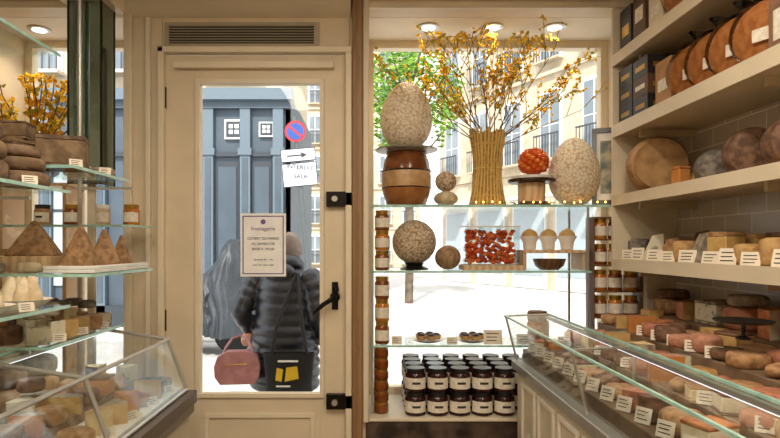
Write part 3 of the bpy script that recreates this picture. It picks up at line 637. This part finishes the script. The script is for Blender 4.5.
text('sign_text_1','INTERDIT',(-.925,7.44,2.34),.083,ink,parent=e,rot=(pi/2,.09,0)); text('sign_text_2','SAUF',(-.915,7.44,2.22),.083,ink,parent=e,rot=(pi/2,.09,0))
# covered motorcycle
b=B(); tarp=M('grey_tarp','#23282d',.5,'#2d3339',5,.2); L=1.7; nu,nv=90,60; vs=[];fs=[]
for i in range(nu+1):
    u=i/nu
    h=1.08+.48*math.exp(-((u-.80)/.13)**2)-.10*math.exp(-((u-.35)/.15)**2)
    h*=min(1,(min(u,1-u)*9+.25))**.35 if min(u,1-u)<.09 else 1
    w=.30+.12*math.exp(-((u-.78)/.12)**2); w*=math.sqrt(max(.02,1-(2*u-1)**6))
    for j in range(nv+1):
        t=j/nv*2-1; at=abs(t); y=w*math.copysign(at**.7,t)*(1+.1*at); zz=.28+(h-.28)*(1-at**2.2)
        p=Vector((u*L,y,zz)); nz=(1-abs(noise.noise(Vector((u*11+t*1.5,t*1.5,1))))*2)*.09*(.2+at)+noise.noise(Vector((u*26,t*3,5)))*.03
        p.y+=math.copysign(nz,t); p.x+=noise.noise(Vector((u*3,t*6,2)))*.05; p.z+=noise.noise(Vector((u*7,t*5,9)))*.04
        vs.append(p)
for i in range(nu):
    for j in range(nv): a=i*(nv+1)+j; fs.append((a,a+1,a+nv+2,a+nv+1))
b.T=Matrix.Translation((-3.22,7.9,gz-.02))@Matrix.Rotation(-.12,4,'Z')
b.add(vs,fs,tarp); tyre=M('tyre','#1c1c1d',.7)
for x in (.25,1.36): b.lathe([(.19,-.05),(.25,-.06),(.28,-.03),(.28,.03),(.25,.06),(.19,.05)],(x,0,.281),tyre,28,rx=pi/2); b.lathe([(.04,-.05),(.19,-.01),(.19,.01),(.04,.05)],(x,0,.281),steel,20,rx=pi/2)
b.done('covered_motorcycle',sharp=80)
# tree
b=B(); bark=M('tree_bark','#6d5f4e',.8,'#4d4338',6,.5); lf=[M('leaf_green','#6f9f32',.6,'#84b540',transl=.4),M('leaf_lime','#98c048',.6,transl=.4),M('leaf_dark','#4f7d28',.6,transl=.3)]
tx,ty=1.0,14.5; b.tube([(tx,ty,gz-.03),(tx+.03,ty,1.5),(tx-.02,ty,3.2),(tx,ty,4.5),(tx,ty,6)],[.11,.1,.09,.07,.03],bark,12)
for i in range(12):
    a=i*2.4; b.tube([(tx,ty,3.2+i*.2),(tx+.6*math.cos(a),ty+.6*math.sin(a),3.9+i*.22),(tx+1.1*math.cos(a),ty+1.1*math.sin(a),4.5+i*.22)],[.05,.03,.01],bark,6)
for i in range(5200):
    d=Vector((R.gauss(0,1),R.gauss(0,1),R.gauss(0,1))).normalized()*R.random()**.4
    c=Vector((tx+d.x*1.4,ty+d.y*1.4,5.2+d.z*1.7)); 
    if noise.noise(c*1.3)<-.1: continue
    s=R.uniform(.05,.1); T=Matrix.Translation(c)@Matrix.Rotation(R.uniform(0,6),4,'Z')@Matrix.Rotation(R.uniform(-1.3,1.3),4,'X'); b.T=T
    b.add([(-s,0,0),(0,-s*.5,0),(s,0,.02),(0,s*.5,0)],[(0,1,2,3)],R.choice(lf))
b.T=Matrix(); b.done('street_tree')

# ---------- pedestrian
PX,PY=-.60,3.95
P=empty('woman_in_puffer_coat',(PX,PY,gz)); PR=math.radians(18); P.rotation_euler=(0,0,-PR)
coat=M('puffer_nylon','#12161f',.36,'#191e29',30); skin=M('skin','#c98f74',.5); hair=M('grey_hair','#65554a',.6,'#7d6b5d',60,.5,'wave'); trou=M('trousers','#1d1e22',.8); shoe=M('shoe_leather','#191513',.4)
def part(b,name,mods=(),sharp=60):
    o=b.done(name,sharp=sharp,mods=mods); o.parent=P; return o
def interp(keys,z):
    for (a,b_) in zip(keys,keys[1:]):
        if a[0]<=z<=b_[0]:
            t=(z-a[0])/(b_[0]-a[0]); t=t*t*(3-2*t); return [a[i]*(1-t)+b_[i]*t for i in range(1,len(a))]
    return list(keys[-1][1:])
b=B(); keys=[(.46,.245,.19,0),(.62,.25,.20,0),(.80,.24,.19,0),(.98,.21,.165,.0),(1.12,.205,.155,.01),(1.22,.195,.14,.02),(1.28,.13,.11,.035),(1.32,.085,.085,.05),(1.37,.08,.085,.06)]
vs=[];fs=[];n=0;seg=40;z=.46
while z<=1.371:
    rx,ry,cy=interp(keys,z); pf=1+.075*abs(math.sin(pi*(z-.46)/.075))-.03
    for k in range(seg):
        a=2*pi*k/seg; vs.append((rx*pf*math.cos(a),cy+ry*pf*math.sin(a),z))
    n+=1; z+=.0125
for i in range(n-1):
    for k in range(seg): fs.append((i*seg+k,i*seg+(k+1)%seg,(i+1)*seg+(k+1)%seg,(i+1)*seg+k))
fs.append(tuple(range(seg))[::-1]); fs.append(tuple((n-1)*seg+k for k in range(seg))); b.add(vs,fs,coat)
def limb(b,js,rs,mat,puff=0,step=.0125,seg=16,per=.07):
    js=[Vector(j) for j in js]; pts=[];rad=[];acc=0
    for i in range(len(js)-1):
        L=(js[i+1]-js[i]).length; m=max(2,int(L/step))
        for k in range(m+(i==len(js)-2)):
            t=k/m; pts.append(js[i].lerp(js[i+1],t)); r=rs[i]*(1-t)+rs[i+1]*t
            rad.append(r*(1+puff*abs(math.sin(pi*(acc+t*L)/per))-puff*.4)); 
        acc+=L
    for _ in range(6): pts=[pts[0]]+[(pts[i-1]+pts[i]*2+pts[i+1])/4 for i in range(1,len(pts)-1)]+[pts[-1]]
    b.tube(pts,rad,mat,seg)
Ls,Le,Lw=(-.165,.01,1.235),(-.28,-.12,.99),(-.25,-.03,.86)
Rs,Re,Rw=(.165,.01,1.235),(.275,-.05,.99),(.285,.08,.78)
limb(b,[Ls,(-.22,0,1.2),Le,Lw],[.085,.085,.07,.052],coat,.14); limb(b,[Rs,(.22,0,1.2),Re,Rw],[.085,.085,.07,.052],coat,.14)
part(b,'puffer_coat',[('REMESH',dict(mode='VOXEL',voxel_size=.009,use_smooth_shade=True)),('SMOOTH',dict(factor=.5,iterations=1))],80)
b=B(); b.lathe([(.10,0),(.125,.02),(.12,.06),(.095,.09),(.08,.08),(.085,.03)],(0,.03,1.28),coat,24,1.05,1,rx=-.25); b.ell((0,-.085,1.27),(.12,.06,.07),coat,20,12); part(b,'hood')
b=B(); hc=Vector((0,.085,1.425)); vs=[];fs=[];sg,rg=36,28
for j in range(rg+1):
    t=-pi/2+pi*j/rg
    for k in range(sg):
        a=2*pi*k/sg; x=math.cos(t)*math.cos(a)*.073; y=math.cos(t)*math.sin(a)*.092; zz=math.sin(t)*.108
        if zz<0: x*=1-.25*(-zz/.108)**1.5; y=y*(1-.12*(-zz/.108)) + (.012 if y>0 else .018)*(-zz/.108)
        if y>0:
            fx=abs(x); 
            y+=.020*math.exp(-((x/.011)**2))*math.exp(-(((zz+.018)/.02)**2))
            y-=.008*math.exp(-(((fx-.03)/.014)**2))*math.exp(-(((zz-.004)/.012)**2))
            y+=.005*math.exp(-((x/.022)**2))*math.exp(-(((zz+.052)/.009)**2))
            y+=.006*math.exp(-((x/.02)**2))*math.exp(-(((zz+.09)/.015)**2))
        vs.append(hc+Vector((x,y,zz)))
for j in range(rg):
    for k in range(sg): fs.append((j*sg+k,j*sg+(k+1)%sg,(j+1)*sg+(k+1)%sg,(j+1)*sg+k))
b.add(vs,fs,skin); b.tube([(0,.04,1.27),(0,.06,1.34),(0,.075,1.38)],[.055,.05,.05],skin,16)
for s in (-1,1): b.ell(hc+Vector((s*.074,-.002,-.005)),(.008,.018,.03),skin,12,8,rx=.2)
for s in (-1,1): b.ell(hc+Vector((s*.028,.076,.004)),(.012,.009,.008),white,12,8); b.ell(hc+Vector((s*.028,.0835,.004)),(.005,.003,.005),blackp,8,6); b.ell(hc+Vector((s*.03,.084,.022)),(.016,.005,.003),hair,8,5)
b.ell(hc+Vector((0,.088,-.052)),(.022,.006,.006),M('lips','#a8564c',.5),12,6)
part(b,'head_face',sharp=90)
b=B(); vs=[];fs=[];sg,rg=60,30
for j in range(rg+1):
    t=-1.0+(pi/2+1.0)*j/rg
    for k in range(sg):
        a=2*pi*k/sg; front=max(0,math.sin(a)); tt=max(t,-1.0+1.55*front**.6) if front>0 else t
        d=Vector((math.cos(tt)*math.cos(a)*.084,math.cos(tt)*math.sin(a)*.104-.004,math.sin(tt)*.12+.002)); d*=1+.06*noise.noise(Vector((a*7,t*2.5,3)))
        vs.append(hc+d)
for j in range(rg):
    for k in range(sg): fs.append((j*sg+k,j*sg+(k+1)%sg,(j+1)*sg+(k+1)%sg,(j+1)*sg+k))
b.add(vs,fs,hair); part(b,'hair',[('SOLIDIFY',dict(thickness=.01,offset=-1))],90)
def hand(name,w,fwd,side,curl=.9):
    w=Vector(w); f=Vector(fwd).normalized(); s=Vector(side); s=(s-f*s.dot(f)).normalized(); n=f.cross(s).normalized()
    b=B(); b.T=Matrix(((s.x,f.x,n.x,w.x),(s.y,f.y,n.y,w.y),(s.z,f.z,n.z,w.z),(0,0,0,1)))
    b.tube([(0,-.03,0),(0,.0,0),(0,.03,0),(0,.065,0),(0,.08,0)],[.024,.026,.036,.038,.03],skin,14,.42)
    for k,(x,L) in enumerate(((-.028,.068),(-.0095,.078),(.0095,.072),(.028,.056))):
        p=Vector((x,.07,0)); pts=[p-Vector((0,.015,0)),p]; ang=0
        for q in (.42,.32,.26):
            ang+=curl*(.75 if q==.42 else .9)
            p=p+Vector((0,math.cos(ang),-math.sin(ang)))*L*q; pts.append(p)
        b.tube(pts,[.0095,.0095,.009,.008,.006],skin,10)
    b.tube([(-.025,.015,-.004),(-.045,.035,-.012),(-.048,.058,-.026),(-.038,.075,-.035)],[.013,.0115,.010,.007],skin,10)
    part(b,name,[('REMESH',dict(mode='VOXEL',voxel_size=.003,use_smooth_shade=True)),('SMOOTH',dict(factor=.5,iterations=3))],90)
hand('hand_left',(-.247,-.05,.845),(.1,-.75,-.65),(.95,.1,.1),1.1); hand('hand_right',(.287,.09,.765),(.0,.2,-1),(0,1,.2),.45)
b=B(); limb(b,[(-.09,0,.62),(-.1,.09,.42),(-.1,.06,.09)],[.10,.075,.055],trou); limb(b,[(.09,0,.62),(.1,.02,.42),(.1,-.13,.1)],[.10,.075,.055],trou); b.ell((0,0,.62),(.17,.13,.1),trou)
part(b,'trousers',[('REMESH',dict(mode='VOXEL',voxel_size=.012,use_smooth_shade=True))],80)
for nm,x,y in (('shoe_left',-.1,.1),('shoe_right',.1,-.09)):
    b=B(); b.ell((x,y,.045),(.045,.125,.045),shoe,20,12); b.lathe([(.045,0),(.04,.06),(.045,.09)],(x,y-.05,.04),shoe,16); b.box(x-.04,x+.04,y-.12,y+.12,.0,.018,shoe); part(b,nm)
pink=M('pink_leather','#a3706f',.4,'#946263',20,.1); b=B(); b.T=Matrix.Translation((-.215,-.255,.535))@Matrix.Rotation(PR+.1,4,'Z')
pr=[(-.11,.0),(-.145,.05),(-.15,.12),(-.13,.18),(-.07,.215),(.07,.215),(.13,.18),(.15,.12),(.145,.05),(.11,.0)]
vs=[(x,-.045-.015*(z_<.15),z_) for x,z_ in pr]+[(x,.045+.015*(z_<.15),z_) for x,z_ in pr]; n=len(pr)
b.add(vs,[tuple(range(n)),tuple(range(n,2*n))[::-1]]+[(i,(i+1)%n,n+(i+1)%n,n+i) for i in range(n)],pink)
b.tube([(-.10,0,.18),(-.085,.03,.23),(-.05,.09,.28),(.0,.12,.295),(.05,.09,.28),(.085,.03,.23),(.10,0,.18)],.010,pink,8); b.box(-.08,.08,-.062,-.055,.13,.136,gold)
o=b.done('pink_handbag',.022,4); o.parent=P
b=B(); tot=M('tote_canvas','#131315',.85); yel=M('tote_yellow','#d8b41c',.7); b.T=Matrix.Translation((.16,-.255,.42))@Matrix.Rotation(PR,4,'Z')
w,h=.16,.34
vs=[];fs=[]
for j in range(9):
    for k in range(20):
        a=2*pi*k/20; zz=h*j/8; rx=w*(1-.06*math.sin(zz*12)); ry=.045*(1-.5*j/8)*(.4 if j==0 else 1)
        vs.append((rx*math.copysign(abs(math.cos(a))**.5,math.cos(a)),ry*math.sin(a),zz))
for j in range(8):
    for k in range(20): fs.append((j*20+k,j*20+(k+1)%20,(j+1)*20+(k+1)%20,(j+1)*20+k))
fs.append(tuple(range(20))[::-1]); b.add(vs,fs,tot)
b.add([(x,-.05,z_) for x,z_ in ((-.02,.16),(.07,.18),(.06,.26),(-.01,.25))],[(0,1,2,3)],yel)
b.add([(x,-.051,z_) for x,z_ in ((-.08,.17),(-.04,.16),(-.03,.24),(-.07,.25))],[(0,1,2,3)],yel)
b.cb((0,-.042,.29),(.13,.004,.012),white); b.cb((-.03,-.046,.13),(.09,.004,.010),white)
b.tube([(.12,-.02,.33),(.09,-.01,.5),(.06,.06,.7),(.04,.17,.84)],.011,tot,8); b.tube([(-.11,-.02,.33),(-.08,-.01,.5),(-.02,.04,.68),(.02,.19,.84)],.011,tot,8)
o=b.done('tote_bag'); o.parent=P

# ---------- lights/world/camera
light('sun','SUN',(0,0,20),5.2,(1,.95,.87),rot=(math.radians(42),math.radians(-14),0),angle=.02)
w=bpy.data.worlds.new('world'); bpy.context.scene.world=w; w.use_nodes=True
bg=w.node_tree.nodes['Background']; bg.inputs[0].default_value=(.96,.98,1,1); bg.inputs[1].default_value=2.4
cam=bpy.data.cameras.new('camera'); cam.sensor_width=36; cam.lens=26; cam.shift_x=20/780; cam.shift_y=27/780; cam.clip_start=.05
co=bpy.data.objects.new('camera',cam); co.location=(0,0,1.3); co.rotation_euler=(pi/2,0,0); bpy.context.scene.collection.objects.link(co)
bpy.context.scene.camera=co
vs_=bpy.context.scene.view_settings; vs_.view_transform='Standard'; vs_.look='None'; vs_.exposure=.12
